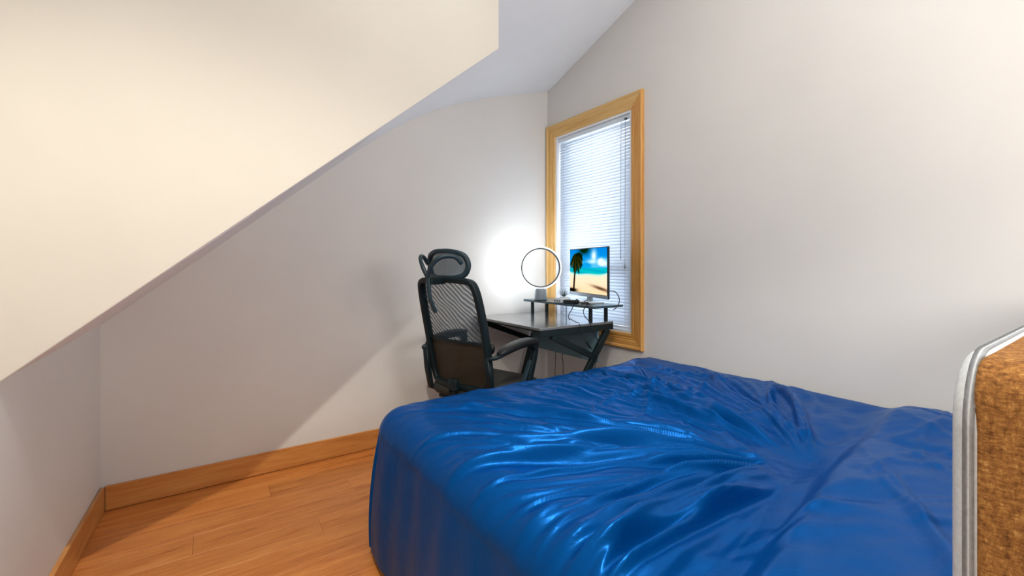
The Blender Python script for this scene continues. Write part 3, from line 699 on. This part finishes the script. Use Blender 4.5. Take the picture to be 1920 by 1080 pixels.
# seat
bm = bmesh.new()
N1 = 9; prof_s = []
def seat_ring(z_, ins):
    pr = rrect(0.245-ins, 0.240-ins, 0.085, 6); return [bm.verts.new((0.025+a_, b_+0, z_-(0.030*max(0, (a_-0.14)/0.1)**2 if a_ > 0.14 else 0))) for a_, b_ in pr]
rg = [seat_ring(0.408, 0.03), seat_ring(0.412, 0.01), seat_ring(0.430, 0.0), seat_ring(0.452, 0.002), seat_ring(0.470, 0.012), seat_ring(0.480, 0.032), seat_ring(0.483, 0.07), seat_ring(0.480, 0.14)]
for A_, B_ in zip(rg, rg[1:]):
    for i in range(len(A_)): bm.faces.new((A_[i], A_[(i+1) % len(A_)], B_[(i+1) % len(A_)], B_[i]))
bm.faces.new(rg[0][::-1]); bm.faces.new(rg[-1]); link('seat', bm, M_SEAT, ch, True)
bm = bmesh.new(); box(bm, -0.20, 0.2, -0.17, 0.17, 0.385, 0.409, 0.01); link('seat_pan', bm, M_PLAST, ch)
# backrest support beam
bm = bmesh.new(); sweep(bm, smoothpts([(-0.05, 0, 0.385), (-0.18, 0, 0.39), (-0.245, 0, 0.43), (-0.245, 0, 0.52)], 5), rrect(0.03, 0.012, 0.005)); link('back_beam', bm, M_PLAST, ch, True)
# arms
for s in (-1, 1):
    ys = s*0.272
    bm = bmesh.new()
    pts = smoothpts([(-0.195, ys*0.98, 0.672), (-0.12, ys, 0.694), (-0.02, ys, 0.708), (0.06, ys, 0.708), (0.118, ys, 0.700)], 5)
    nn = len(pts); scl = [(0.45+0.55*math.sin(min(1, i/4)*PI/2)*1.0) if i < 4 else (0.55 if i == nn-1 else 1) for i in range(nn)]
    sweep(bm, pts, rrect(0.030, 0.019, 0.014), scales=scl); link('arm_pad', bm, M_RUB, ch, True)
    bm = bmesh.new(); sweep(bm, smoothpts([(-0.235, s*0.235, 0.655), (-0.215, s*0.262, 0.660), (-0.14, ys, 0.676), (-0.02, ys, 0.690), (0.06, ys, 0.688)], 5), rrect(0.017, 0.008, 0.005)); link('arm_bar', bm, M_PLAST, ch, True)
    bm = bmesh.new(); sweep(bm, smoothpts([(0.095, ys, 0.690), (0.112, ys, 0.655), (0.085, ys*0.99, 0.56), (0.05, ys*0.96, 0.45), (0.035, ys*0.86, 0.40)], 5), rrect(0.017, 0.014, 0.006), up=Vector((0, 1, 0)), scales=[1.25, 1.3, 1.3, 1.3, 1.2]+[1.1]*11+[1]*5); link('arm_post', bm, M_PLAST, ch, True)
    bm = bmesh.new(); sweep(bm, [(-0.238, s*0.225, 0.66), (-0.222, s*0.232, 0.55), (-0.205, s*0.225, 0.44), (-0.13, s*0.17, 0.40)], rrect(0.013, 0.018, 0.006), up=Vector((0, 1, 0))); link('side_upright', bm, M_PLAST, ch, True)
    # inner blade of the arm post
    bm = bmesh.new(); sweep(bm, [(0.08, ys*0.97, 0.60), (0.02, ys*0.93, 0.47)], rrect(0.006, 0.012, 0.003), up=Vector((0, 1, 0))); link('arm_brace', bm, M_DPLAST, ch)
bm = bmesh.new(); bmesh.ops.create_uvsphere(bm, u_segments=14, v_segments=8, radius=0.022, matrix=Matrix.Translation((-0.14, -0.175, 0.685)) @ Matrix.Diagonal((0.7, 0.8, 1.3, 1))); link('lumbar_knob', bm, M_RUB, ch, True)
# column and star base
bm = bmesh.new(); lathe(bm, [(0.025, 0.10), (0.025, 0.25), (0.014, 0.255), (0.014, 0.385)], 20); link('gas_column', bm, M_BLACK, ch, True)
bm = bmesh.new(); lathe(bm, [(0.045, 0.065), (0.05, 0.08), (0.045, 0.115), (0.03, 0.12)], 20); link('star_hub', bm, M_PLAST, ch, True)
for k in range(5):
    an = math.radians(72*k+20); c_, s_ = math.cos(an), math.sin(an)
    bm = bmesh.new(); sweep(bm, [(0.03*c_, 0.03*s_, 0.095), (0.17*c_, 0.17*s_, 0.085), (0.28*c_, 0.28*s_, 0.066)], rrect(0.018, 0.012, 0.005), scales=[1.2, 1, 0.75]); link('star_leg', bm, M_PLAST, ch, True)
    cst = bpy.data.objects.new('caster', None)
    bpy.data.objects.remove(cst)
    bm = bmesh.new()
    for sd in (-1, 1):
        m_ = Matrix.Translation((0.28*c_-s_*0.013*sd, 0.28*s_+c_*0.013*sd, 0.0265)) @ Matrix.Rotation(an, 4, 'Z') @ Matrix.Rotation(PI/2, 4, 'X')
        bmesh.ops.create_cone(bm, cap_ends=True, segments=18, radius1=0.026, radius2=0.026, depth=0.016, matrix=m_)
    bmesh.ops.create_cone(bm, cap_ends=True, segments=8, radius1=0.006, radius2=0.006, depth=0.04, matrix=Matrix.Translation((0.28*c_, 0.28*s_, 0.045)))
    link('caster', bm, M_BLACK, ch)
